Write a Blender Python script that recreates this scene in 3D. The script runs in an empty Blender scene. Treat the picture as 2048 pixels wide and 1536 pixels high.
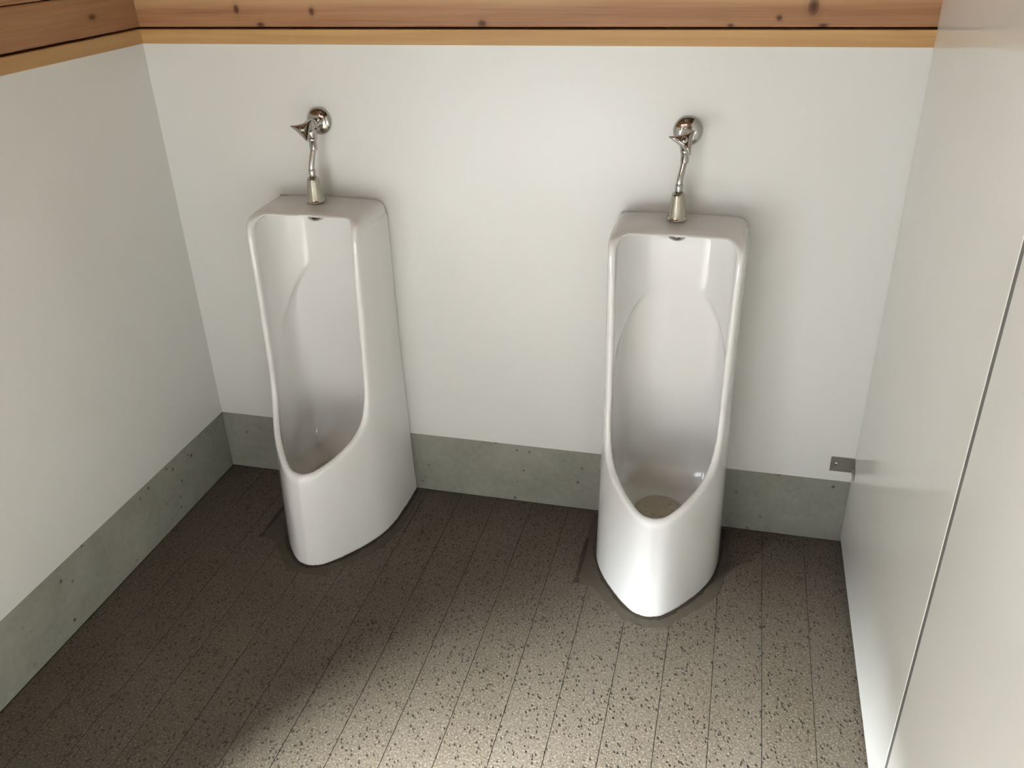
import bpy, bmesh, math, random
import numpy as np
from mathutils import Vector, Matrix, Euler

scene = bpy.context.scene
COL = scene.collection

# ------------------------------------------------------------------ camera
cam_d = bpy.data.cameras.new('camera')
cam_d.sensor_width = 36.0
cam_d.lens = 1746.14 / 2048.0 * 36.0
cam_d.clip_start = 0.02
cam = bpy.data.objects.new('camera', cam_d)
COL.objects.link(cam)
cam.location = (1.48372, -2.04643, 1.54589)
cam.rotation_euler = tuple(math.radians(a) for a in (61.4669, 1.5798, 14.1156))
scene.camera = cam

# ------------------------------------------------------------------ world, daylight, exposure
world = bpy.data.worlds.new('overcast_sky')
scene.world = world
world.use_nodes = True
bg = world.node_tree.nodes['Background']
bg.inputs[1].default_value = 7.0
wt = world.node_tree
# overcast sky: the zenith about three times as bright as the horizon
_g = wt.nodes.new('ShaderNodeTexCoord')
_s = wt.nodes.new('ShaderNodeSeparateXYZ')
wt.links.new(_g.outputs['Generated'], _s.inputs[0])
_r = wt.nodes.new('ShaderNodeValToRGB')
_r.color_ramp.elements[0].position = 0.0
_r.color_ramp.elements[0].color = (0.60, 0.65, 0.70, 1)
_r.color_ramp.elements[1].position = 1.0
_r.color_ramp.elements[1].color = (0.88, 0.94, 1.0, 1)
wt.links.new(_s.outputs[2], _r.inputs[0])
wt.links.new(_r.outputs[0], bg.inputs[0])

DOOR_Y0, DOOR_Y1, DOOR_H = -3.05, -2.10, 2.10      # open doorway in the left wall, behind the camera
RD_X0, RD_X1 = 0.12, 0.92      # second doorway, added in the rear wall to brighten the room
REAR_Y, RIGHT_X, CEIL_Z = -3.35, 2.95, 3.00


def portal(name, loc, rot, sx, sy):
    l = bpy.data.lights.new(name, 'AREA')
    l.shape = 'RECTANGLE'
    l.size, l.size_y = sx, sy
    l.cycles.is_portal = True
    o = bpy.data.objects.new(name, l)
    COL.objects.link(o)
    o.location = loc
    o.rotation_euler = rot


portal('doorway_daylight', (-0.11, (DOOR_Y0 + DOOR_Y1) / 2, DOOR_H / 2), (0, -math.pi / 2, 0), DOOR_H, DOOR_Y1 - DOOR_Y0)

portal('added_doorway_daylight', ((RD_X0 + RD_X1) / 2, REAR_Y - 0.11, DOOR_H / 2), (math.pi / 2, 0, 0), RD_X1 - RD_X0, DOOR_H)

# hazy sun slanting in through the doorway
SUN_AZ, SUN_EL = math.radians(44), math.radians(47)
sun_d = bpy.data.lights.new('hazy_sun', 'SUN')
sun_d.energy = 100.0
sun_d.angle = math.radians(25)
sun_d.color = (0.92, 0.97, 1.0)
sun = bpy.data.objects.new('hazy_sun', sun_d)
COL.objects.link(sun)
sun.location = (-3, -5, 5)
sun.rotation_euler = Vector((math.sin(SUN_AZ) * math.cos(SUN_EL), math.cos(SUN_AZ) * math.cos(SUN_EL), -math.sin(SUN_EL))).to_track_quat('-Z', 'Y').to_euler()

vs = scene.view_settings
vs.view_transform = 'Standard'
vs.look = 'None'
vs.gamma = 1.0
vs.use_curve_mapping = False
vs.exposure = 0.47

# ------------------------------------------------------------------ room measures
W = 1.85          # left wall to the stall partition
ZB = 0.197        # top of the concrete base
ZT = 1.274        # top of the white panels
ZW = 1.3125       # top of the light trim
PLANK_H = 0.0885


# ------------------------------------------------------------------ helpers
def tag(o, label=None, cat=None, group=None, kind=None):
    if label: o['label'] = label
    if cat: o['category'] = cat
    if group: o['group'] = group
    if kind: o['kind'] = kind
    return o


def link(name, me, mat=None, parent=None, loc=(0, 0, 0)):
    o = bpy.data.objects.new(name, me)
    COL.objects.link(o)
    if mat is not None and me is not None and not me.materials:
        me.materials.append(mat)
    o.location = loc
    if parent is not None:
        o.parent = parent
    return o


def bm_mesh(name, bm, smooth=False):
    me = bpy.data.meshes.new(name)
    bmesh.ops.recalc_face_normals(bm, faces=bm.faces)
    bm.to_mesh(me)
    bm.free()
    if smooth:
        me.polygons.foreach_set('use_smooth', [True] * len(me.polygons))
    return me


def add_box(bm, lo, hi, bev=0.0, seg=1):
    lo, hi = Vector(lo), Vector(hi)
    g = bmesh.ops.create_cube(bm, size=1.0)
    vs_ = g['verts']
    for v in vs_:
        v.co = Vector([lo[i] + (v.co[i] + 0.5) * (hi[i] - lo[i]) for i in range(3)])
    if bev > 0:
        es = list({e for v in vs_ for e in v.link_edges})
        bmesh.ops.bevel(bm, geom=es, offset=bev, segments=seg, profile=0.5, affect='EDGES')


def box(name, lo, hi, mat, parent=None, bev=0.0, seg=1):
    """a box mesh whose origin is its low corner"""
    lo, hi = Vector(lo), Vector(hi)
    bm = bmesh.new()
    add_box(bm, (0, 0, 0), hi - lo, bev, seg)
    p = Vector((0, 0, 0))
    if parent is not None:
        p = parent.location
    return link(name, bm_mesh(name, bm), mat, parent, lo - p)


def lathe(bm, prof, M=None, seg=40):
    """surface of revolution about local z from (r, z) pairs"""
    M = M or Matrix()
    rings = []
    for r, z in prof:
        if r < 1e-6:
            rings.append([bm.verts.new(M @ Vector((0, 0, z)))])
        else:
            rings.append([bm.verts.new(M @ Vector((r * math.cos(2 * math.pi * i / seg), r * math.sin(2 * math.pi * i / seg), z))) for i in range(seg)])
    for a, b in zip(rings, rings[1:]):
        for i in range(seg):
            j = (i + 1) % seg
            if len(a) == 1 and len(b) == 1:
                continue
            if len(a) == 1:
                bm.faces.new((a[0], b[i], b[j]))
            elif len(b) == 1:
                bm.faces.new((a[i], a[j], b[0]))
            else:
                bm.faces.new((a[i], a[j], b[j], b[i]))


def spline(pts, n):
    """Catmull-Rom through points"""
    P = [np.array(p, float) for p in pts]
    P = [2 * P[0] - P[1]] + P + [2 * P[-1] - P[-2]]
    out = []
    for i in range(1, len(P) - 2):
        for k in range(n):
            t = k / n
            a, b, c, d = P[i - 1], P[i], P[i + 1], P[i + 2]
            out.append(0.5 * (2 * b + (c - a) * t + (2 * a - 5 * b + 4 * c - d) * t * t + (3 * b - a - 3 * c + d) * t ** 3))
    out.append(P[-2])
    return np.array(out)


def tube(bm, pts, r, seg=20):
    pts = [Vector(p) for p in pts]
    rings = []
    up = Vector((1, 0, 0))
    for i, p in enumerate(pts):
        t = (pts[min(i + 1, len(pts) - 1)] - pts[max(i - 1, 0)]).normalized()
        u = (up - t * up.dot(t)).normalized()
        v = t.cross(u)
        rr = r[i] if isinstance(r, (list, tuple)) else r
        rings.append([bm.verts.new(p + (u * math.cos(2 * math.pi * k / seg) + v * math.sin(2 * math.pi * k / seg)) * rr) for k in range(seg)])
    for a, b in zip(rings, rings[1:]):
        for k in range(seg):
            bm.faces.new((a[k], a[(k + 1) % seg], b[(k + 1) % seg], b[k]))
    bm.faces.new(rings[0])
    bm.faces.new(rings[-1])


# ------------------------------------------------------------------ materials
class NT:
    def __init__(self, name):
        self.m = bpy.data.materials.new(name)
        self.m.use_nodes = True
        self.t = self.m.node_tree
        self.b = self.t.nodes['Principled BSDF']
        self.tc = self.t.nodes.new('ShaderNodeTexCoord')

    def n(self, typ, **kw):
        x = self.t.nodes.new(typ)
        for k, v in kw.items():
            setattr(x, k, v)
        return x

    def l(self, a, b):
        self.t.links.new(a, b)

    def val(self, sock, v):
        if hasattr(v, 'is_output'):
            self.l(v, sock)
        else:
            sock.default_value = v

    def math(self, op, a, b=None, clamp=False):
        x = self.n('ShaderNodeMath', operation=op, use_clamp=clamp)
        self.val(x.inputs[0], a)
        if b is not None:
            self.val(x.inputs[1], b)
        return x.outputs[0]

    def mapping(self, vec, scale=(1, 1, 1), loc=(0, 0, 0)):
        x = self.n('ShaderNodeMapping')
        x.inputs['Scale'].default_value = scale
        x.inputs['Location'].default_value = loc
        self.l(vec, x.inputs[0])
        return x.outputs[0]

    def noise(self, vec, scale, detail=3, rough=0.5, dist=0.0):
        x = self.n('ShaderNodeTexNoise')
        x.inputs['Scale'].default_value = scale
        x.inputs['Detail'].default_value = detail
        x.inputs['Roughness'].default_value = rough
        x.inputs['Distortion'].default_value = dist
        self.l(vec, x.inputs['Vector'])
        return x.outputs[0]

    def voronoi(self, vec, scale, rand=1.0):
        x = self.n('ShaderNodeTexVoronoi')
        x.inputs['Scale'].default_value = scale
        x.inputs['Randomness'].default_value = rand
        self.l(vec, x.inputs['Vector'])
        return x

    def ramp(self, fac, stops):
        x = self.n('ShaderNodeValToRGB')
        e = x.color_ramp.elements
        while len(e) < len(stops):
            e.new(0.5)
        for s, (p, c) in zip(e, stops):
            s.position = p
            s.color = (c, c, c, 1) if isinstance(c, (int, float)) else (*c, 1)
        self.l(fac, x.inputs[0])
        return x.outputs[0]

    def mix(self, fac, a, b, mode='MIX'):
        x = self.n('ShaderNodeMix', data_type='RGBA', blend_type=mode)
        self.val(x.inputs[0], fac)
        for s, v in ((x.inputs[6], a), (x.inputs[7], b)):
            if hasattr(v, 'is_output'):
                self.l(v, s)
            else:
                s.default_value = (*v, 1)
        return x.outputs[2]

    def bump(self, h, strength=0.3, dist=0.01):
        x = self.n('ShaderNodeBump')
        x.inputs['Strength'].default_value = strength
        x.inputs['Distance'].default_value = dist
        self.l(h, x.inputs['Height'])
        self.l(x.outputs[0], self.b.inputs['Normal'])

    def world_pos(self):
        return self.n('ShaderNodeNewGeometry').outputs['Position']

    def set(self, color=None, rough=None, metal=None, spec=None, coat=None):
        if color is not None:
            if hasattr(color, 'is_output'):
                self.l(color, self.b.inputs['Base Color'])
            else:
                self.b.inputs['Base Color'].default_value = (*color, 1)
        for k, v in (('Roughness', rough), ('Metallic', metal), ('Specular IOR Level', spec), ('Coat Weight', coat)):
            if v is not None:
                self.val(self.b.inputs[k], v)
        return self.m


def mat_white_panel():
    t = NT('white_laminate')
    p = t.world_pos()
    c = t.mix(t.noise(p, 2.2, 2), (0.735, 0.74, 0.715), (0.77, 0.775, 0.755))
    t.bump(t.noise(p, 260, 2), 0.02, 0.001)
    return t.set(c, 0.28, spec=0.45)


def mat_partition():
    t = NT('cream_laminate')
    p = t.world_pos()
    c = t.mix(t.noise(p, 1.8, 2), (0.75, 0.755, 0.71), (0.78, 0.785, 0.745))
    return t.set(c, 0.12, spec=0.5)


def mat_concrete():
    t = NT('bare_concrete')
    p = t.world_pos()
    n1 = t.noise(p, 7, 6, 0.6)
    n2 = t.noise(p, 60, 4, 0.6)
    c = t.mix(n1, (0.165, 0.165, 0.132), (0.37, 0.37, 0.325))
    c = t.mix(t.ramp(n2, [(0.35, 0.0), (0.7, 0.25)]), c, (0.40, 0.40, 0.36))
    v = t.voronoi(p, 30).outputs['Distance']
    v2 = t.noise(p, 9, 2)
    pits = t.math('MULTIPLY', t.ramp(v, [(0.06, 1.0), (0.17, 0.0)]), t.ramp(v2, [(0.46, 0.0), (0.58, 1.0)]))
    c = t.mix(pits, c, (0.06, 0.06, 0.05))
    h = t.math('SUBTRACT', t.math('MULTIPLY', n2, 0.25), pits)
    t.bump(h, 0.5, 0.003)
    return t.set(c, 0.75, spec=0.25)


def mat_floor():
    t = NT('pitted_brown_floor')
    p = t.world_pos()
    info = t.n('ShaderNodeObjectInfo')
    big = t.noise(p, 3.0, 4, 0.55)
    fine = t.noise(p, 210, 3, 0.6)
    c = t.mix(t.ramp(big, [(0.3, 0.0), (0.7, 1.0)]), (0.066, 0.052, 0.033), (0.097, 0.080, 0.057))
    c = t.mix(t.math('MULTIPLY', info.outputs['Random'], 0.35), c, (0.09, 0.075, 0.062))
    c = t.mix(t.ramp(fine, [(0.48, 0.0), (0.72, 0.75)]), c, (0.235, 0.205, 0.16))
    c = t.mix(t.ramp(t.noise(p, 150, 2), [(0.3, 0.35), (0.5, 0.0)]), c, (0.05, 0.042, 0.03))
    # pits: elongated dark pores of several sizes
    warp = t.mapping(p, (1, 0.62, 1))
    d1 = t.voronoi(warp, 120).outputs['Distance']
    d2 = t.voronoi(t.mapping(p, (1, 0.7, 1), (0.3, 0.7, 0)), 62).outputs['Distance']
    m1 = t.noise(p, 55, 2)
    pit1 = t.math('MULTIPLY', t.ramp(d1, [(0.12, 1.0), (0.36, 0.0)]), t.ramp(m1, [(0.38, 0.0), (0.56, 1.0)]))
    m2 = t.noise(t.mapping(p, (1, 1, 1), (5, 3, 0)), 20, 2)
    pit2 = t.math('MULTIPLY', t.ramp(d2, [(0.08, 1.0), (0.24, 0.0)]), t.ramp(m2, [(0.47, 0.0), (0.60, 1.0)]))
    pits = t.math('MAXIMUM', pit1, pit2)
    c = t.mix(t.math('MULTIPLY', pits, 0.85), c, (0.028, 0.022, 0.016))
    # a few sooty stains
    for (x, y, r) in ((1.615, -0.61, 0.028), (1.575, -0.605, 0.022), (1.61, -0.66, 0.018), (1.645, -0.495, 0.014)):
        dx = t.n('ShaderNodeVectorMath', operation='DISTANCE')
        w = t.n('ShaderNodeVectorMath', operation='MULTIPLY')
        t.l(p, w.inputs[0]); w.inputs[1].default_value = (1, 1, 0)
        t.l(w.outputs[0], dx.inputs[0]); dx.inputs[1].default_value = (x, y, 0)
        f = t.math('ADD', t.math('DIVIDE', dx.outputs['Value'], r), t.math('MULTIPLY', t.noise(p, 90, 3), 1.2))
        f = t.ramp(f, [(0.55, 0.75), (1.0, 0.0)])
        c = t.mix(f, c, (0.06, 0.05, 0.04))
    h = t.math('SUBTRACT', t.math('MULTIPLY', fine, 0.5), pits)
    t.bump(h, 0.9, 0.003)
    return t.set(c, 0.62, spec=0.3)


def mat_mortar(name, a, b, rough=0.6):
    t = NT(name)
    p = t.world_pos()
    c = t.mix(t.noise(p, 30, 4), a, b)
    t.bump(t.noise(p, 120, 3), 0.3, 0.002)
    return t.set(c, rough, spec=0.25)


def mat_wood(name, axis, a, b, sap, knots, knot_axis, sap_z=None):
    """axis = world axis of the grain; knots = (along, z, r_along, r_z)"""
    t = NT(name)
    p = t.world_pos()
    info = t.n('ShaderNodeObjectInfo')
    off = t.n('ShaderNodeVectorMath', operation='ADD')
    cmb = t.n('ShaderNodeCombineXYZ')
    t.l(t.math('MULTIPLY', info.outputs['Random'], 7.0), cmb.inputs[0])
    t.l(p, off.inputs[0]); t.l(cmb.outputs[0], off.inputs[1])
    sc = (1.1, 26, 26) if axis == 0 else (26, 1.1, 26)
    g1 = t.noise(t.mapping(off.outputs[0], sc), 1.6, 5, 0.6, 0.5)
    sc2 = (3, 160, 160) if axis == 0 else (160, 3, 160)
    g2 = t.noise(t.mapping(off.outputs[0], sc2), 1.5, 3, 0.6)
    c = t.mix(t.ramp(g1, [(0.3, 0.0), (0.72, 1.0)]), a, b)
    c = t.mix(t.ramp(g2, [(0.45, 0.0), (0.8, 0.35)]), c, sap)
    if sap_z is not None:      # paler sapwood along the upper edge of the board
        sp = t.n('ShaderNodeSeparateXYZ'); t.l(p, sp.inputs[0])
        z = t.math('ADD', sp.outputs[2], t.math('MULTIPLY', t.noise(t.mapping(p, (1.2, 1.2, 4)), 1.5, 2), 0.03))
        x = t.math('SUBTRACT', z, sap_z)
        f = t.ramp(t.math('MULTIPLY', x, 60.0, clamp=True), [(0.0, 0.0), (1.0, 0.75)])
        c = t.mix(f, c, sap)
    for (u, z, ru, rz) in knots:
        s = t.n('ShaderNodeVectorMath', operation='SUBTRACT')
        t.l(p, s.inputs[0])
        s.inputs[1].default_value = (u, 0, z) if knot_axis == 0 else (0, u, z)
        m = t.n('ShaderNodeVectorMath', operation='MULTIPLY')
        t.l(s.outputs[0], m.inputs[0])
        m.inputs[1].default_value = (1 / ru, 0, 1 / rz) if knot_axis == 0 else (0, 1 / ru, 1 / rz)
        ln = t.n('ShaderNodeVectorMath', operation='LENGTH')
        t.l(m.outputs[0], ln.inputs[0])
        f = t.ramp(t.math('MULTIPLY', ln.outputs['Value'], 0.4), [(0.12, 0.95), (0.36, 0.6), (0.46, 0.18), (0.9, 0.0)])
        c = t.mix(f, c, (0.075, 0.022, 0.008))
    t.bump(g2, 0.12, 0.002)
    return t.set(c, 0.45, spec=0.35)


def mat_ceramic():
    t = NT('white_porcelain')
    o = t.tc.outputs['Object']
    sp = t.n('ShaderNodeSeparateXYZ'); t.l(o, sp.inputs[0])
    # lime and urine scale left in the bowl, its brownish shade painted in too
    n = t.noise(o, 14, 3)
    zz = t.math('ADD', sp.outputs[2], t.math('MULTIPLY', n, 0.09))
    f = t.ramp(zz, [(0.19, 0.50), (0.40, 0.0)])
    # only where inside the bowl (in plan)
    r = t.n('ShaderNodeVectorMath', operation='MULTIPLY'); t.l(o, r.inputs[0]); r.inputs[1].default_value = (1 / 0.140, 1 / 0.165, 0)
    r2 = t.n('ShaderNodeVectorMath', operation='ADD'); t.l(r.outputs[0], r2.inputs[0]); r2.inputs[1].default_value = (0, 0.195 / 0.165, 0)
    ln = t.n('ShaderNodeVectorMath', operation='LENGTH'); t.l(r2.outputs[0], ln.inputs[0])
    ins = t.ramp(ln.outputs['Value'], [(0.90, 1.0), (1.0, 0.0)])
    c = t.mix(t.math('MULTIPLY', f, ins), (0.80, 0.80, 0.79), (0.46, 0.41, 0.29))
    # thin limescale line at the foot
    foot = t.ramp(t.math('ADD', sp.outputs[2], t.math('MULTIPLY', t.noise(o, 9, 2), 0.012)), [(0.006, 0.7), (0.013, 0.0)])
    c = t.mix(foot, c, (0.55, 0.40, 0.20))
    return t.set(c, 0.09, spec=0.55, coat=0.3)


def mat_simple(name, col, rough, metal=0.0, spec=0.5, nscale=40, var=0.08):
    t = NT(name)
    p = t.tc.outputs['Object']
    n = t.noise(p, nscale, 3)
    c = t.mix(n, tuple(x * (1 - var) for x in col), tuple(min(1, x * (1 + var)) for x in col))
    return t.set(c, rough, metal, spec)


M_WHITE = mat_white_panel()
M_PART = mat_partition()
M_CONC = mat_concrete()
M_FLOOR = mat_floor()
M_SUB = mat_mortar('dark_joint', (0.055, 0.046, 0.034), (0.08, 0.066, 0.05))
M_MORT = mat_mortar('brown_mortar', (0.052, 0.042, 0.030), (0.090, 0.075, 0.055))
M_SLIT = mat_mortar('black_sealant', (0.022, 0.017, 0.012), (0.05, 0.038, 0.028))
KN_B = [(0.278, 1.353, 0.007, 0.010), (0.475, 1.347, 0.007, 0.009), (0.337, 1.318, 0.010, 0.006), (0.893, 1.320, 0.010, 0.008),
        (1.606, 1.352, 0.011, 0.016), (1.54, 1.331, 0.006, 0.006), (1.442, 1.316, 0.007, 0.004), (1.63, 1.316, 0.010, 0.004)]
KN_L = [(-0.165, 1.353, 0.012, 0.006)]
M_WOOD_B = mat_wood('cedar_along_back', 0, (0.30, 0.135, 0.062), (0.43, 0.23, 0.115), (0.56, 0.36, 0.19), KN_B, 0, 1.367)
M_WOOD_L = mat_wood('cedar_along_side', 1, (0.30, 0.14, 0.065), (0.40, 0.22, 0.11), (0.50, 0.31, 0.16), KN_L, 1)
M_TRIM_B = mat_wood('pale_pine_along_back', 0, (0.47, 0.27, 0.105), (0.60, 0.38, 0.165), (0.52, 0.28, 0.11), [], 0)
M_TRIM_L = mat_wood('pale_pine_along_side', 1, (0.44, 0.26, 0.11), (0.54, 0.34, 0.155), (0.46, 0.25, 0.11), [], 1)
M_DARK = mat_simple('dark_backing', (0.05, 0.03, 0.02), 0.8)
M_CER = mat_ceramic()
M_CHROME = mat_simple('chrome', (0.50, 0.49, 0.475), 0.09, 1.0, nscale=8, var=0.03)
M_NICKEL = mat_simple('satin_nickel', (0.50, 0.48, 0.41), 0.2, 1.0, nscale=30, var=0.06)
M_STEEL = mat_simple('dull_steel', (0.34, 0.33, 0.29), 0.38, 0.9, nscale=60, var=0.12)
M_ALU = mat_simple('grey_edge_strip', (0.16, 0.16, 0.155), 0.55, 0.1)
M_STRAIN = mat_simple('scaled_porcelain', (0.50, 0.43, 0.32), 0.3, 0, 0.4, nscale=60, var=0.2)
M_CEIL = mat_wood('dark_stained_ceiling_wood', 0, (0.07, 0.04, 0.022), (0.11, 0.065, 0.035), (0.13, 0.08, 0.045), [], 0)
M_GROUND = mat_simple('outdoor_paving', (0.36, 0.36, 0.36), 0.8, 0, 0.3, nscale=3, var=0.1)

# ------------------------------------------------------------------ floor: long strips with fine joints
floor = box('floor', (-0.12, REAR_Y - 0.12, -0.10), (RIGHT_X + 0.12, 0.12, -0.010), M_SUB)
tag(floor, 'brown pitted floor laid in long narrow strips', 'floor', kind='structure')
PITCH, JOINT0 = 0.1093, 1.7550
edges = [0.0]
k = math.floor(JOINT0 / PITCH)
x = JOINT0 - k * PITCH
while x < RIGHT_X:
    if x > 0.01:
        edges.append(x)
    x += PITCH
edges.append(RIGHT_X)
bm = bmesh.new()
add_box(bm, (0, REAR_Y, -0.0102), (PITCH - 0.0010, 0, 0), 0.0007, 1)
strip_me = bm_mesh('floor_strip', bm)
strip_me.materials.append(M_FLOOR)
for a, b in zip(edges, edges[1:]):
    if abs((b - a) - PITCH) < 1e-4:
        me = strip_me
    else:
        bm = bmesh.new()
        add_box(bm, (0, REAR_Y, -0.0102), (b - a - 0.0010, 0, 0), 0.0007, 1)
        me = bm_mesh('floor_strip', bm)
        me.materials.append(M_FLOOR)
    o = link('floor_strip', me, None, floor)
    o.location = Vector((a + 0.0005, 0, 0)) - floor.location

# ------------------------------------------------------------------ walls
wall_back = box('wall_back', (-0.10, 0, ZB), (RIGHT_X, 0.10, ZT), M_WHITE)
tag(wall_back, 'glossy white back wall panel behind both urinals, cedar boards above', 'wall', kind='structure')
bb = box('baseboard_back', (-0.10, 0.002, 0), (RIGHT_X, 0.10, ZB - 0.0006), M_CONC)
tag(bb, 'bare grey concrete base running behind the urinals under the white wall', 'baseboard', kind='structure')

wall_left = box('wall_left', (-0.10, DOOR_Y1, ZB), (0, 0, ZT), M_WHITE)
tag(wall_left, 'plain white side wall panel without fixtures, cedar boards above', 'wall', kind='structure')
box('jamb_panel', (-0.10, REAR_Y, ZB), (0, DOOR_Y0, ZT), M_WHITE, wall_left)
bl = box('baseboard_left', (-0.10, DOOR_Y1, 0), (-0.002, 0, ZB - 0.0006), M_CONC)
tag(bl, 'bare grey concrete base under the plain side wall', 'baseboard', kind='structure')
box('base_return', (-0.10, REAR_Y, 0), (-0.002, DOOR_Y0, ZB - 0.0006), M_CONC, bl)

t1 = box('trim_1', (-0.10, -0.005, ZT + 0.0004), (RIGHT_X, 0.10, ZW - 0.004), M_TRIM_B, bev=0.0015)
tag(t1, 'pale yellow wooden trim strip on top of the white back wall', 'trim', kind='structure')
t2 = box('trim_2', (-0.10, DOOR_Y1, ZT + 0.0004), (0.005, -0.0052, ZW - 0.004), M_TRIM_L, bev=0.0015)
tag(t2, 'pale wooden trim strip on top of the plain white side wall', 'trim', kind='structure')

# cedar boards: each board with eased edges, open V joints between
rows = int(math.ceil((CEIL_Z - ZW) / PLANK_H))


def board_mesh(name, size, mat, front):
    """a board along x (front face at y=0) or along y (front face at x=size[0]); only the long front edges are eased"""
    c = 0.004
    h_ = size[2]
    b = bmesh.new()
    if front == 'back_wall':
        prof = [(size[1], 0), (c, 0), (0.0012, 0.0012), (0, c), (0, h_ - c), (0.0012, h_ - 0.0012), (c, h_), (size[1], h_)]
        a = [b.verts.new((0, y, z)) for y, z in prof]
        e = [b.verts.new((size[0], y, z)) for y, z in prof]
    else:
        t_ = size[0]
        prof = [(0, 0), (t_ - c, 0), (t_ - 0.0012, 0.0012), (t_, c), (t_, h_ - c), (t_ - 0.0012, h_ - 0.0012), (t_ - c, h_), (0, h_)]
        a = [b.verts.new((x_, 0, z)) for x_, z in prof]
        e = [b.verts.new((x_, size[1], z)) for x_, z in prof]
    b.faces.new(a)
    b.faces.new(e)
    for i_ in range(len(prof)):
        k_ = (i_ + 1) % len(prof)
        b.faces.new((a[i_], a[k_], e[k_], e[i_]))
    m = bm_mesh(name, b)
    m.materials.append(mat)
    return m


bb_me = board_mesh('board', (RIGHT_X + 0.05, 0.05, PLANK_H - 0.0015), M_WOOD_B, 'back_wall')
bl_full = board_mesh('board', (0.05, -DOOR_Y1, PLANK_H - 0.0015), M_WOOD_L, 'side_wall')
bl_long = board_mesh('board', (0.05, -REAR_Y, PLANK_H - 0.0015), M_WOOD_L, 'side_wall')
bl_end = board_mesh('board', (0.05, DOOR_Y0 - REAR_Y, PLANK_H - 0.0015), M_WOOD_L, 'side_wall')
box('backing', (-0.10, 0.045, ZW - 0.004), (RIGHT_X, 0.10, CEIL_Z), M_DARK, wall_back)
box('backing', (-0.10, DOOR_Y1, ZW - 0.004), (-0.0505, 0.045, CEIL_Z), M_DARK, wall_left)
box('backing', (-0.10, REAR_Y, ZW - 0.004), (-0.045, DOOR_Y0, CEIL_Z), M_DARK, wall_left)
box('backing', (-0.10, DOOR_Y0, DOOR_H), (-0.045, DOOR_Y1, CEIL_Z), M_DARK, wall_left)
for r in range(rows):
    z = ZW + r * PLANK_H
    o = link('board', bb_me, None, wall_back)
    o.location = Vector((-0.05, 0.0003, z)) - wall_back.location
    if z > DOOR_H - 0.02:
        o = link('board', bl_long, None, wall_left)
        o.location = Vector((-0.05, REAR_Y, z)) - wall_left.location
    else:
        o = link('board', bl_full, None, wall_left)
        o.location = Vector((-0.05, DOOR_Y1, z)) - wall_left.location
        o = link('board', bl_end, None, wall_left)
        o.location = Vector((-0.05, REAR_Y, z)) - wall_left.location

# rear wall with the added doorway, far wall of the stall, ceiling
wr = box('wall_rear', (RD_X1, REAR_Y - 0.10, 0), (RIGHT_X + 0.1, REAR_Y, ZT), M_WHITE)
tag(wr, 'white wall behind the photographer beside an added second doorway', 'wall', kind='structure')
box('boarding', (RD_X1, REAR_Y - 0.10, ZT), (RIGHT_X + 0.1, REAR_Y, DOOR_H), M_WOOD_B, wr)
box('boarding', (-0.1, REAR_Y - 0.10, DOOR_H), (RIGHT_X + 0.1, REAR_Y, CEIL_Z), M_WOOD_B, wr)
box('pier', (-0.1, REAR_Y - 0.10, 0), (RD_X0, REAR_Y, DOOR_H), M_WHITE, wr)
wri = box('wall_right', (RIGHT_X, REAR_Y, 0), (RIGHT_X + 0.10, 0.10, CEIL_Z), M_WHITE)
tag(wri, 'white wall at the far side of the toilet stall', 'wall', kind='structure')
ce = box('ceiling', (-0.1, REAR_Y - 0.1, CEIL_Z), (RIGHT_X + 0.1, 0.1, CEIL_Z + 0.08), M_CEIL)
tag(ce, 'wooden ceiling of the toilet room', 'ceiling', kind='structure')
gr = box('ground', (-14, -14, -0.14), (14, 10, -0.101), M_GROUND)
tag(gr, 'grey paving outside the open doorway', 'ground', kind='structure')

wo = box('sky_blocker', (-4.2, -12, -0.101), (-4.0, 8, 3.2), M_CEIL)  # added unseen screen, keeps low sky out of the side doorway
tag(wo, 'dark wooden fence added across the yard to block low sky from the doorway', 'blocker', kind='structure')

wo2 = box('sky_blocker', (-4.0, -8.7, -0.101), (8, -8.5, 3.0), M_CEIL)  # second added screen, cuts the low sky behind the rear opening
tag(wo2, 'dark wooden fence added behind the rear doorway to block low sky', 'blocker', kind='structure')

# ------------------------------------------------------------------ stall partition, door and bracket
P_T, P_H = 0.035, 2.02
SEAM_Y = -0.8405
pp = box('partition_panel', (W, SEAM_Y, 0.016), (W + P_T, -0.0015, P_H), M_PART, bev=0.0012)
tag(pp, 'cream laminate stall partition panel standing off the back wall beside a urinal', 'partition')
box('edge_strip', (W + 0.001, SEAM_Y - 0.0155, 0.016), (W + P_T, SEAM_Y - 0.0002, P_H), M_ALU, pp)
for yy in (-0.12, -0.70):
    box('foot', (W + 0.010, yy - 0.03, 0.0), (W + P_T - 0.008, yy + 0.03, 0.016), M_STEEL, pp)
dr = box('door_1', (W, SEAM_Y - 0.0165 - 0.64, 0.016), (W + P_T, SEAM_Y - 0.0165, P_H), M_PART, bev=0.0012)
tag(dr, 'pale stall door past the thin dark seam of the partition', 'door', kind='structure')
p2 = box('partition_panel', (W, REAR_Y + 0.002, 0.016), (W + P_T, SEAM_Y - 0.0165 - 0.65, P_H), M_PART, bev=0.0012)  # unseen panel, run to the rear wall to keep light out of the stall
tag(p2, 'cream laminate stall panel beyond the stall door, kept to block light', 'partition')

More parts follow.
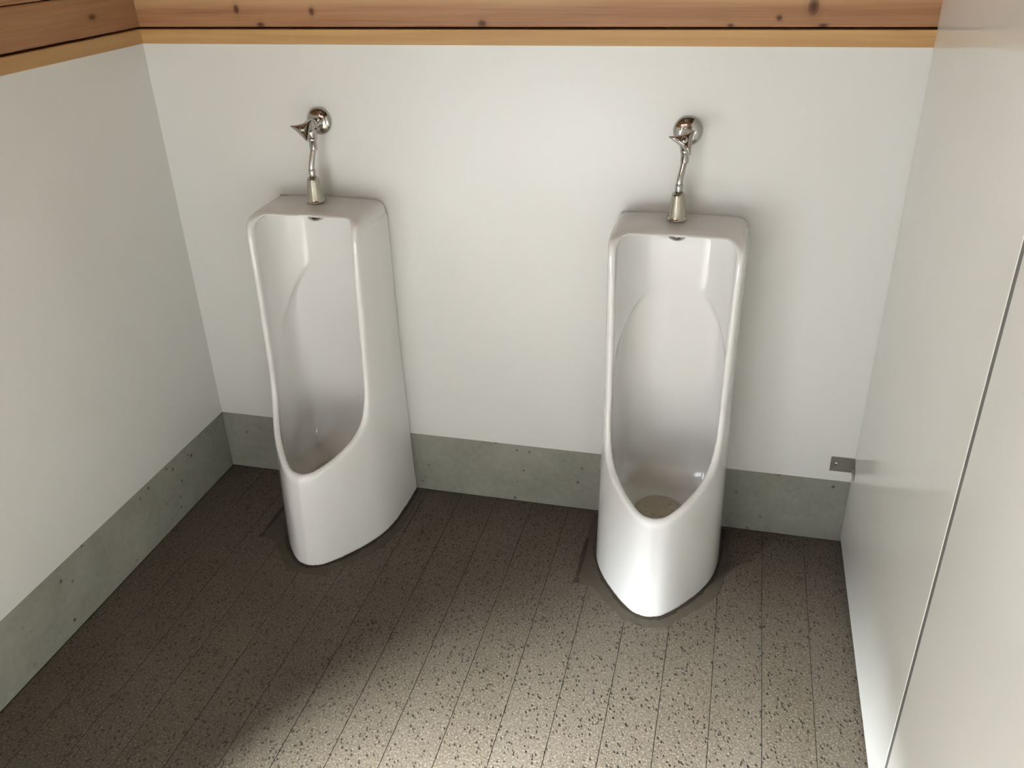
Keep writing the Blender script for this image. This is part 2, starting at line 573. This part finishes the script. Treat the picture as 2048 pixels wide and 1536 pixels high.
br = bpy.data.objects.new('corner_bracket', None)
COL.objects.link(br)
br.location = (W, 0, 0.228)
tag(br, 'small dull steel angle bracket fixing the partition to the back wall', 'bracket')
bm = bmesh.new()
add_box(bm, (-0.058, -0.0032, 0.0), (-0.0005, -0.0003, 0.043), 0.0008)
link('wall_plate', bm_mesh('wall_plate', bm), M_STEEL, br)
bm = bmesh.new()
prof = [(-0.0003, 0.043), (-0.012, 0.041), (-0.040, 0.020), (-0.043, 0.006), (-0.038, 0.0), (-0.0003, 0.0)]
fr = [bm.verts.new((-0.0032, y, z)) for y, z in prof]
bk = [bm.verts.new((-0.0004, y, z)) for y, z in prof]
bm.faces.new(fr); bm.faces.new(bk)
for i in range(len(prof)):
    j = (i + 1) % len(prof)
    bm.faces.new((fr[i], fr[j], bk[j], bk[i]))
link('side_plate', bm_mesh('side_plate', bm), M_STEEL, br)
bm = bmesh.new()
lathe(bm, [(0, 0.0022), (0.003, 0.002), (0.0046, 0.0008), (0.005, 0.0)], Matrix.Translation((-0.043, -0.0030, 0.024)) @ Matrix.Rotation(math.pi / 2, 4, 'X'), 16)
link('screw', bm_mesh('screw', bm, True), M_CHROME, br)
bm = bmesh.new()
lathe(bm, [(0, 0.0022), (0.003, 0.002), (0.0046, 0.0008), (0.005, 0.0)], Matrix.Translation((-0.0030, -0.022, 0.018)) @ Matrix.Rotation(-math.pi / 2, 4, 'Y'), 16)
link('screw', bm_mesh('screw', bm, True), M_CHROME, br)


# ------------------------------------------------------------------ urinal body (distance field turned into one smooth skin)
def sdf_poly(px, py, poly):
    """signed distance to a closed polygon, negative inside"""
    d = np.full(px.shape, 1e9)
    inside = np.zeros(px.shape, bool)
    n = len(poly)
    for i in range(n):
        ax, ay = poly[i]
        bx, by = poly[(i + 1) % n]
        ex, ey = bx - ax, by - ay
        L = ex * ex + ey * ey
        if L < 1e-14:
            continue
        wx, wy = px - ax, py - ay
        tt = np.clip((wx * ex + wy * ey) / L, 0, 1)
        d = np.minimum(d, (wx - ex * tt) ** 2 + (wy - ey * tt) ** 2)
        c = (ay > py) != (by > py)
        with np.errstate(divide='ignore', invalid='ignore'):
            xi = ax + (py - ay) * ex / (ey if abs(ey) > 1e-12 else 1e-12)
        inside ^= c & (px < xi)
    d = np.sqrt(d)
    return np.where(inside, -d, d)


def smax(a, b, k):
    h = np.maximum(k - np.abs(a - b), 0) / k
    return np.maximum(a, b) + h * h * k * 0.25


def smin(a, b, k):
    return -smax(-a, -b, k)


HALF = [(0.167, -0.05), (0.167, 0.03), (0.1665, 0.09), (0.1625, 0.165), (0.150, 0.228), (0.125, 0.284), (0.092, 0.334), (0.060, 0.374), (0.032, 0.398), (0.0, 0.408)]
RIM = [(0.46, 0.235), (0.40, 0.262), (0.365, 0.282), (0.31, 0.306), (0.265, 0.334), (0.232, 0.372), (0.213, 0.43), (0.204, 0.51), (0.198, 0.62), (0.193, 0.75),
       (0.189, 0.84), (0.184, 0.872), (0.170, 0.892), (0.145, 0.9015), (0.11, 0.9055), (0.06, 0.907), (-0.05, 0.907)]


def urinal_mesh():
    h = 0.004
    xs = np.arange(-0.186, 0.1861, h)
    ds = np.arange(-0.012, 0.4301, h)
    zs = np.arange(-0.012, 0.9261, h)
    hp = spline(HALF, 10)
    poly = np.concatenate([hp, (hp[:-1] * [-1, 1])[::-1]])
    rim = spline(RIM, 8)
    rim = np.concatenate([rim, [(-0.05, -0.1), (0.46, -0.1)]])
    # plan distance table, sampled fine then looked up with the lean of the front
    fx = np.arange(-0.21, 0.2101, 0.002)
    fd = np.arange(-0.06, 0.5201, 0.002)
    T = sdf_poly(*np.meshgrid(fx, fd, indexing='ij'), poly)

    def look(x, d):
        u = np.clip((x - fx[0]) / 0.002, 0, len(fx) - 1.001)
        v = np.clip((d - fd[0]) / 0.002, 0, len(fd) - 1.001)
        i, j = u.astype(int), v.astype(int)
        a, b = u - i, v - j
        return T[i, j] * (1 - a) * (1 - b) + T[i + 1, j] * a * (1 - b) + T[i, j + 1] * (1 - a) * b + T[i + 1, j + 1] * a * b

    D2, Z2 = np.meshgrid(ds, zs, indexing='ij')
    # the front rim is drawn back in the middle near the top: look the profile up with a shift that depends on x and z
    gd = np.arange(-0.06, 0.5201, 0.002)
    gz = np.arange(-0.02, 0.9401, 0.002)
    TR = sdf_poly(*np.meshgrid(gd, gz, indexing='ij'), rim)
    X = xs[:, None, None]
    D = ds[None, :, None]
    Z = zs[None, None, :]
    full = np.zeros((len(xs), len(ds), len(zs)))
    sm = np.clip((Z - 0.70) / 0.19, 0, 1)
    sm = sm * sm * (3 - 2 * sm)
    arch = np.clip(1 - (X / 0.150) ** 2, 0, 1)
    ds_ = D + 0.020 * arch * sm
    zs_ = Z + 0.006 * (1 - arch) * sm + full
    u_ = np.clip((ds_ + full - gd[0]) / 0.002, 0, len(gd) - 1.001)
    v_ = np.clip((zs_ - gz[0]) / 0.002, 0, len(gz) - 1.001)
    i_, j_ = u_.astype(int), v_.astype(int)
    a_, b_ = u_ - i_, v_ - j_
    cut = TR[i_, j_] * (1 - a_) * (1 - b_) + TR[i_ + 1, j_] * a_ * (1 - b_) + TR[i_, j_ + 1] * (1 - a_) * b_ + TR[i_ + 1, j_ + 1] * a_ * b_
    lean = 1 + 0.20 * np.clip(Z, 0, 0.5)
    wid = 1 + 0.055 * np.clip(Z / 0.5, 0, 1.0)
    o = look(X * wid + full, D * lean + full)
    # rounded top corners seen from the front
    hw, top, r = 0.158, 0.907, 0.040
    qx = np.abs(X) - (hw + 0.03) + r
    qx = np.abs(X) - hw + r
    qz = Z - top + r
    fv = np.where((qx > 0) & (qz > 0), np.sqrt(np.maximum(qx, 0) ** 2 + np.maximum(qz, 0) ** 2) - r, np.maximum(np.where(qx > 0, -1, -1) + full, qz - r))
    fv = np.where(qz > -0.0, fv, np.maximum(qz - r, -0.2))
    body = smax(smax(o, cut, 0.010), fv, 0.012)
    body = smax(body, -(D - 0.0012) + full, 0.004)
    body = np.maximum(body, -(Z - 0.0004) + full)
    # the hollow
    ax_ = np.abs(X)
    def hollow(depth, power):
        # porcelain left between the hollow and the outside; back wall curving forward into the sides
        back = 0.050 + depth * (ax_ / 0.134) ** power
        slope = depth * power * ax_ ** (power - 1) / 0.134 ** power
        bk = (back - D) / np.sqrt(1 + slope ** 2)
        return smax(o + 0.0190, bk + full, 0.022)

    floor_z = 0.150 + 0.10 * np.clip((D - 0.185) / 0.2, -1, 1) ** 2 + 0.5 * X ** 2
    A = smax(hollow(0.066, 4.0), (Z - 0.889) + full, 0.035)
    el = np.sqrt((X / 0.141) ** 2 + (np.maximum(Z - 0.48, 0) / 0.275) ** 2) - 1
    B = smax(hollow(0.030, 9.0), el * 0.13 + full, 0.010)
    cav = smin(A, B, 0.004)
    cav = smax(cav, floor_z - Z + full, 0.07)
    F = smax(body, -cav, 0.0125)
    # surface nets
    nx, nd, nz = F.shape
    S = F < 0
    c = [S[a:nx - 1 + a, b:nd - 1 + b, e:nz - 1 + e] for a in (0, 1) for b in (0, 1) for e in (0, 1)]
    cnt = sum(q.astype(np.int8) for q in c)
    act = (cnt > 0) & (cnt < 8)
    idx = -np.ones(act.shape, np.int64)
    ii = np.argwhere(act)
    idx[act] = np.arange(len(ii))
    P = np.zeros((len(ii), 3))
    N = np.zeros(len(ii))
    corners = [(a, b, e) for a in (0, 1) for b in (0, 1) for e in (0, 1)]
    for p in range(8):
        for q in range(p + 1, 8):
            dv = np.array(corners[q]) - np.array(corners[p])
            if np.abs(dv).sum() != 1:
                continue
            v0 = F[tuple((ii + corners[p]).T)]
            v1 = F[tuple((ii + corners[q]).T)]
            m = (v0 < 0) != (v1 < 0)
            t = np.where(m, v0 / np.where(m, v0 - v1, 1), 0)
            pos = np.array(corners[p])[None, :] + t[:, None] * dv[None, :]
            P[m] += pos[m]
            N[m] += 1
    V = (ii + P / N[:, None]) * h + np.array([xs[0], ds[0], zs[0]])
    faces = []
    for ax in range(3):
        s0 = [slice(0, -1)] * 3
        lo = [slice(1, n - 1) for n in F.shape]
        hi = [slice(1, n - 1) for n in F.shape]
        lo[ax] = slice(0, F.shape[ax] - 1)
        hi[ax] = slice(1, F.shape[ax])
        a = S[tuple(lo)]
        b = S[tuple(hi)]
        e = np.argwhere(a != b)
        flip = a[tuple(e.T)]
        base = e.copy()
        for k in range(3):
            if k != ax:
                base[:, k] += 1
        u, v = [k for k in range(3) if k != ax]
        du = np.zeros(3, int); du[u] = 1
        dv = np.zeros(3, int); dv[v] = 1
        q = np.stack([idx[tuple((base - du - dv).T)], idx[tuple((base - dv).T)], idx[tuple(base.T)], idx[tuple((base - du).T)]], 1)
        if ax == 1:
            flip = ~flip
        q[~flip] = q[~flip][:, ::-1]
        faces.append(q)
    Q = np.concatenate(faces)
    # fair the skin (keeps the flat foot and back where they are)
    E = np.concatenate([Q[:, [0, 1]], Q[:, [1, 2]], Q[:, [2, 3]], Q[:, [3, 0]]])
    E = np.concatenate([E, E[:, ::-1]])
    deg = np.bincount(E[:, 0], minlength=len(V)).astype(float)
    for it in range(8):
        lam = 0.5 if it % 2 == 0 else -0.52
        A_ = np.stack([np.bincount(E[:, 0], V[E[:, 1], k], len(V)) for k in range(3)], 1) / deg[:, None]
        V = V + lam * (A_ - V)
    V[:, 2] = np.maximum(V[:, 2], 0.0003)
    V[:, 1] = np.maximum(V[:, 1], 0.001)
    V = V * [1, -1, 1]
    Q = Q[:, ::-1]
    me = bpy.data.meshes.new('urinal_body')
    me.vertices.add(len(V))
    me.vertices.foreach_set('co', V.astype(np.float32).ravel())
    me.loops.add(Q.size)
    me.loops.foreach_set('vertex_index', Q.astype(np.int32).ravel())
    me.polygons.add(len(Q))
    me.polygons.foreach_set('loop_start', np.arange(0, Q.size, 4, dtype=np.int32))
    me.polygons.foreach_set('use_smooth', np.ones(len(Q), bool))
    me.update(calc_edges=True)
    me.validate()
    b = bmesh.new(); b.from_mesh(me)
    bmesh.ops.recalc_face_normals(b, faces=b.faces)
    b.to_mesh(me); b.free()
    me.polygons.foreach_set('use_smooth', [True] * len(me.polygons))
    me.materials.append(M_CER)
    return me, hp


body_me, half_plan = urinal_mesh()

# parts shared by both urinals
bm = bmesh.new()
lathe(bm, [(0, 0.010), (0.030, 0.0095), (0.050, 0.0075), (0.060, 0.004), (0.064, 0.0), (0.064, -0.008), (0, -0.008)], seg=48)
for k in range(10):
    a = 2 * math.pi * k / 10
    lathe(bm, [(0, 0.0108), (0.0045, 0.0104), (0.006, 0.0085)], Matrix.Translation((0.034 * math.cos(a), 0.034 * math.sin(a), -0.0002)), 10)
strainer_me = bm_mesh('drain_strainer', bm, True)
strainer_me.materials.append(M_STRAIN)

bm = bmesh.new()
lathe(bm, [(0, -0.027), (0.010, -0.026), (0.018, -0.022), (0.0225, -0.016), (0.024, -0.010), (0.024, -0.002), (0.020, 0.0), (0, 0.0)], seg=36)
spread_me = bm_mesh('water_spreader', bm, True)
spread_me.materials.append(M_CHROME)


def foot_ring(name, d0, d1, z0, z1, seed, mat, jag):
    """irregular band of filler hugging the foot of the urinal"""
    rnd = random.Random(seed)
    pts = np.concatenate([half_plan[8:], (half_plan[8:-1] * [-1, 1])[::-1]])
    n = len(pts)
    tan = np.gradient(pts, axis=0)
    nor = np.stack([-tan[:, 1], tan[:, 0]], 1)
    nor /= np.linalg.norm(nor, axis=1)[:, None]
    if nor[n // 2, 1] < 0:
        nor = -nor
    b = bmesh.new()
    rows_ = []
    w = d1
    for i in range(n):
        if i % 3 == 0:
            w = d1 + rnd.uniform(-jag, jag)
        p0 = pts[i] + nor[i] * d0
        p1 = pts[i] + nor[i] * w
        p2 = pts[i] + nor[i] * (w + 0.002)
        rows_.append([b.verts.new((p0[0], -p0[1], z1)), b.verts.new((p1[0], -p1[1], z1 * 0.8)), b.verts.new((p2[0], -p2[1], z0))])
    for r0, r1 in zip(rows_, rows_[1:]):
        for k_ in range(2):
            b.faces.new((r0[k_], r0[k_ + 1], r1[k_ + 1], r1[k_]))
    m = bm_mesh(name, b, True)
    m.materials.append(mat)
    return m


def mortar_patch(seed):
    """low mortar bed in the cut-out of the floor strips round the foot"""
    rnd = random.Random(seed)
    base = [(-0.192, 0.012), (-0.193, 0.10), (-0.191, 0.20), (-0.193, 0.318), (-0.150, 0.322), (-0.122, 0.352), (-0.092, 0.385), (-0.052, 0.428), (0.0, 0.436),
            (0.055, 0.432), (0.066, 0.410), (0.105, 0.368), (0.138, 0.330), (0.168, 0.286), (0.186, 0.20), (0.188, 0.10), (0.188, 0.012)]
    pts = []
    for (a, b_) in zip(base, base[1:]):
        for k_ in range(6):
            t = k_ / 6
            j = 0.0025
            pts.append((a[0] + (b_[0] - a[0]) * t + rnd.uniform(-j, j), a[1] + (b_[1] - a[1]) * t + rnd.uniform(-j, j)))
    pts.append(base[-1])
    b = bmesh.new()
    up = [b.verts.new((x_, -y_, 0.0012)) for x_, y_ in pts]
    dn = [b.verts.new((x_ * 1.01, -y_ * 1.004, 0.0002)) for x_, y_ in pts]
    b.faces.new(up)
    for i in range(len(pts)):
        j = (i + 1) % len(pts)
        b.faces.new((up[i], up[j], dn[j], dn[i]))
    bmesh.ops.triangulate(b, faces=[f for f in b.faces if len(f.verts) > 4])
    m = bm_mesh('mortar_bed', b)
    m.materials.append(M_MORT)
    return m


def cut_slit(seed):
    """open dark cut along the side of the mortar bed"""
    rnd = random.Random(seed)
    b = bmesh.new()
    rows_ = []
    for k_ in range(16):
        t = k_ / 15
        y = -(0.13 + 0.19 * t)
        w = 0.0025 + 0.0045 * math.sin(math.pi * min(1, t * 1.1 + 0.05)) + rnd.uniform(-0.0008, 0.0008)
        if k_ >= 14:
            w = 0.008
        xx = -0.192 + rnd.uniform(-0.001, 0.001)
        rows_.append([b.verts.new((xx - w, y, 0.0006)), b.verts.new((xx, y, 0.0019)), b.verts.new((xx + w, y, 0.0014))])
    for r0, r1 in zip(rows_, rows_[1:]):
        for k_ in range(2):
            b.faces.new((r0[k_], r0[k_ + 1], r1[k_ + 1], r1[k_]))
    m = bm_mesh('cut_joint', b)
    m.materials.append(M_SLIT)
    return m


def make_urinal(cx, label, seed):
    root = bpy.data.objects.new('urinal', None)
    COL.objects.link(root)
    root.location = (cx, 0, 0)
    tag(root, label, 'urinal', 'floor-standing urinals on the back wall')
    link('porcelain_body', body_me, None, root)
    s = link('drain_strainer', strainer_me, None, root, (0, -0.172, 0.158))
    link('water_spreader', spread_me, None, root, (-0.004, -0.080, 0.889))
    link('mortar_bed', mortar_patch(seed), None, root)
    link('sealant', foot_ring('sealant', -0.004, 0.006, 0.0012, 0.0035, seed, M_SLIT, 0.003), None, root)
    link('cut_joint', cut_slit(seed), None, root)
    # casting mark on the top
    b = bmesh.new()
    add_box(b, (-0.128, -0.030, 0.9072), (-0.104, -0.022, 0.9076))
    link('maker_mark', bm_mesh('maker_mark', b), M_STEEL, root)
    return root


CX = (0.460, 1.368)
make_urinal(CX[0], 'white porcelain floor-standing urinal nearest the plain white side wall', 11)
make_urinal(CX[1], 'white porcelain floor-standing urinal beside the cream stall partition', 23)

# ------------------------------------------------------------------ flush valves (wall escutcheon, body, triangular handle, bent pipe, bell cover)
VZ = 1.094


def valve_meshes():
    out = {}
    RX = Matrix.Rotation(math.pi / 2, 4, 'X')        # local z -> -y
    b = bmesh.new()
    lathe(b, [(0.0325, 0.0), (0.0335, 0.003), (0.032, 0.007), (0.027, 0.0115), (0.019, 0.0145), (0.012, 0.016), (0, 0.016)], Matrix.Translation((0, -0.0006, VZ)) @ RX, 44)
    out['wall_flange'] = (bm_mesh('wall_flange', b, True), M_CHROME)
    b = bmesh.new()
    lathe(b, [(0.0115, 0.010), (0.0115, 0.034), (0.0135, 0.035), (0.0135, 0.046), (0.0115, 0.048), (0.0135, 0.050), (0.0145, 0.054), (0.0145, 0.064),
              (0.012, 0.069), (0.009, 0.073), (0.0075, 0.074), (0.0075, 0.084), (0, 0.084)], Matrix.Translation((0, -0.0006, VZ)) @ RX, 36)
    lathe(b, [(0.0135, -0.005), (0.013, -0.022), (0.0105, -0.026), (0.0105, -0.030), (0, -0.030)], Matrix.Translation((0, -0.052, VZ - 0.004)), 32)
    out['valve_body'] = (bm_mesh('valve_body', b, True), M_CHROME)
    # triangular handle with hollowed edges
    A, B_, C_ = Vector((-0.039, -0.087, 1.099)), Vector((0.016, -0.110, 1.064)), Vector((0.020, -0.076, 1.114))
    cen = (A + B_ + C_) / 3
    nrm = (B_ - A).cross(C_ - A).normalized()
    if nrm.y > 0:
        nrm = -nrm
    ring = []
    for P0, P1 in ((A, B_), (B_, C_), (C_, A)):
        mid = (P0 + P1) / 2 + (cen - (P0 + P1) / 2) * 0.30
        for k_ in range(10):
            t = (k_ + 0.5) / 10
            ring.append(P0 * (1 - t) ** 2 + mid * 2 * t * (1 - t) + P1 * t * t)
    b = bmesh.new()
    layers = []
    for (s, off) in ((0.0, 0.0055), (0.45, 0.0048), (0.93, 0.0022), (1.0, 0.0), (0.93, -0.0022), (0.45, -0.003), (0.0, -0.003)):
        if s == 0.0:
            layers.append([b.verts.new(cen + nrm * off)])
        else:
            layers.append([b.verts.new(cen + (p - cen) * s + nrm * (off + 0.004 * (s ** 2) * ((p - cen).length / 0.035) ** 2 * 0.5)) for p in ring])
    n = len(ring)
    for l0, l1 in zip(layers, layers[1:]):
        for i in range(n):
            j = (i + 1) % n
            if len(l0) == 1:
                b.faces.new((l0[0], l1[i], l1[j]))
            elif len(l1) == 1:
                b.faces.new((l0[i], l0[j], l1[0]))
            else:
                b.faces.new((l0[i], l0[j], l1[j], l1[i]))
    out['handle'] = (bm_mesh('handle', b, True), M_CHROME)
    b = bmesh.new()
    q = nrm.to_track_quat('Z', 'Y').to_matrix().to_4x4()
    lathe(b, [(0.0078, 0.003), (0.0078, 0.007), (0.006, 0.0095), (0, 0.0105)], Matrix.Translation(cen) @ q, 20)
    out['handle_screw'] = (bm_mesh('handle_screw', b, True), M_CHROME)
    # offset pipe
    b = bmesh.new()
    pts = spline([(0, -0.052, 1.070), (0, -0.052, 1.050), (-0.001, -0.0535, 1.036), (-0.004, -0.0585, 1.016), (-0.007, -0.0615, 1.000), (-0.008, -0.062, 0.985), (-0.008, -0.062, 0.945)], 8)
    tube(b, pts, 0.0072, 20)
    out['flush_pipe'] = (bm_mesh('flush_pipe', b, True), M_CHROME)
    b = bmesh.new()
    lathe(b, [(0.0072, 1.035), (0.0092, 1.035), (0.0098, 1.037), (0.0098, 1.056), (0.0115, 1.058), (0.0115, 1.066), (0.0072, 1.067)], Matrix.Translation((0, -0.052, 0)), 24)
    out['pipe_nut'] = (bm_mesh('pipe_nut', b, True), M_CHROME)
    b = bmesh.new()
    lathe(b, [(0.0074, 0.966), (0.0086, 0.967), (0.0088, 0.987), (0.0080, 0.989), (0.0072, 0.989)], Matrix.Translation((-0.008, -0.062, 0)), 24)
    out['collar'] = (bm_mesh('collar', b, True), M_CHROME)
    b = bmesh.new()
    lathe(b, [(0.0074, 0.968), (0.0125, 0.9685), (0.0150, 0.966), (0.0158, 0.960), (0.0185, 0.938), (0.0215, 0.915), (0.0225, 0.9105), (0.0240, 0.909), (0.0240, 0.9070), (0.0, 0.9070)],
          Matrix.Translation((-0.008, -0.062, 0)), 40)
    out['bell_cover'] = (bm_mesh('bell_cover', b, True), M_NICKEL)
    return out


VM = valve_meshes()
for cx, label in ((CX[0], 'chrome flush valve with triangular handle above the urinal nearest the side wall'),
                  (CX[1], 'chrome flush valve with triangular handle above the urinal beside the partition')):
    root = bpy.data.objects.new('flush_valve', None)
    COL.objects.link(root)
    root.location = (cx, 0, 0)
    tag(root, label, 'valve', 'flush valves above the urinals')
    for nme, (me, mt) in VM.items():
        link(nme, me, mt, root)
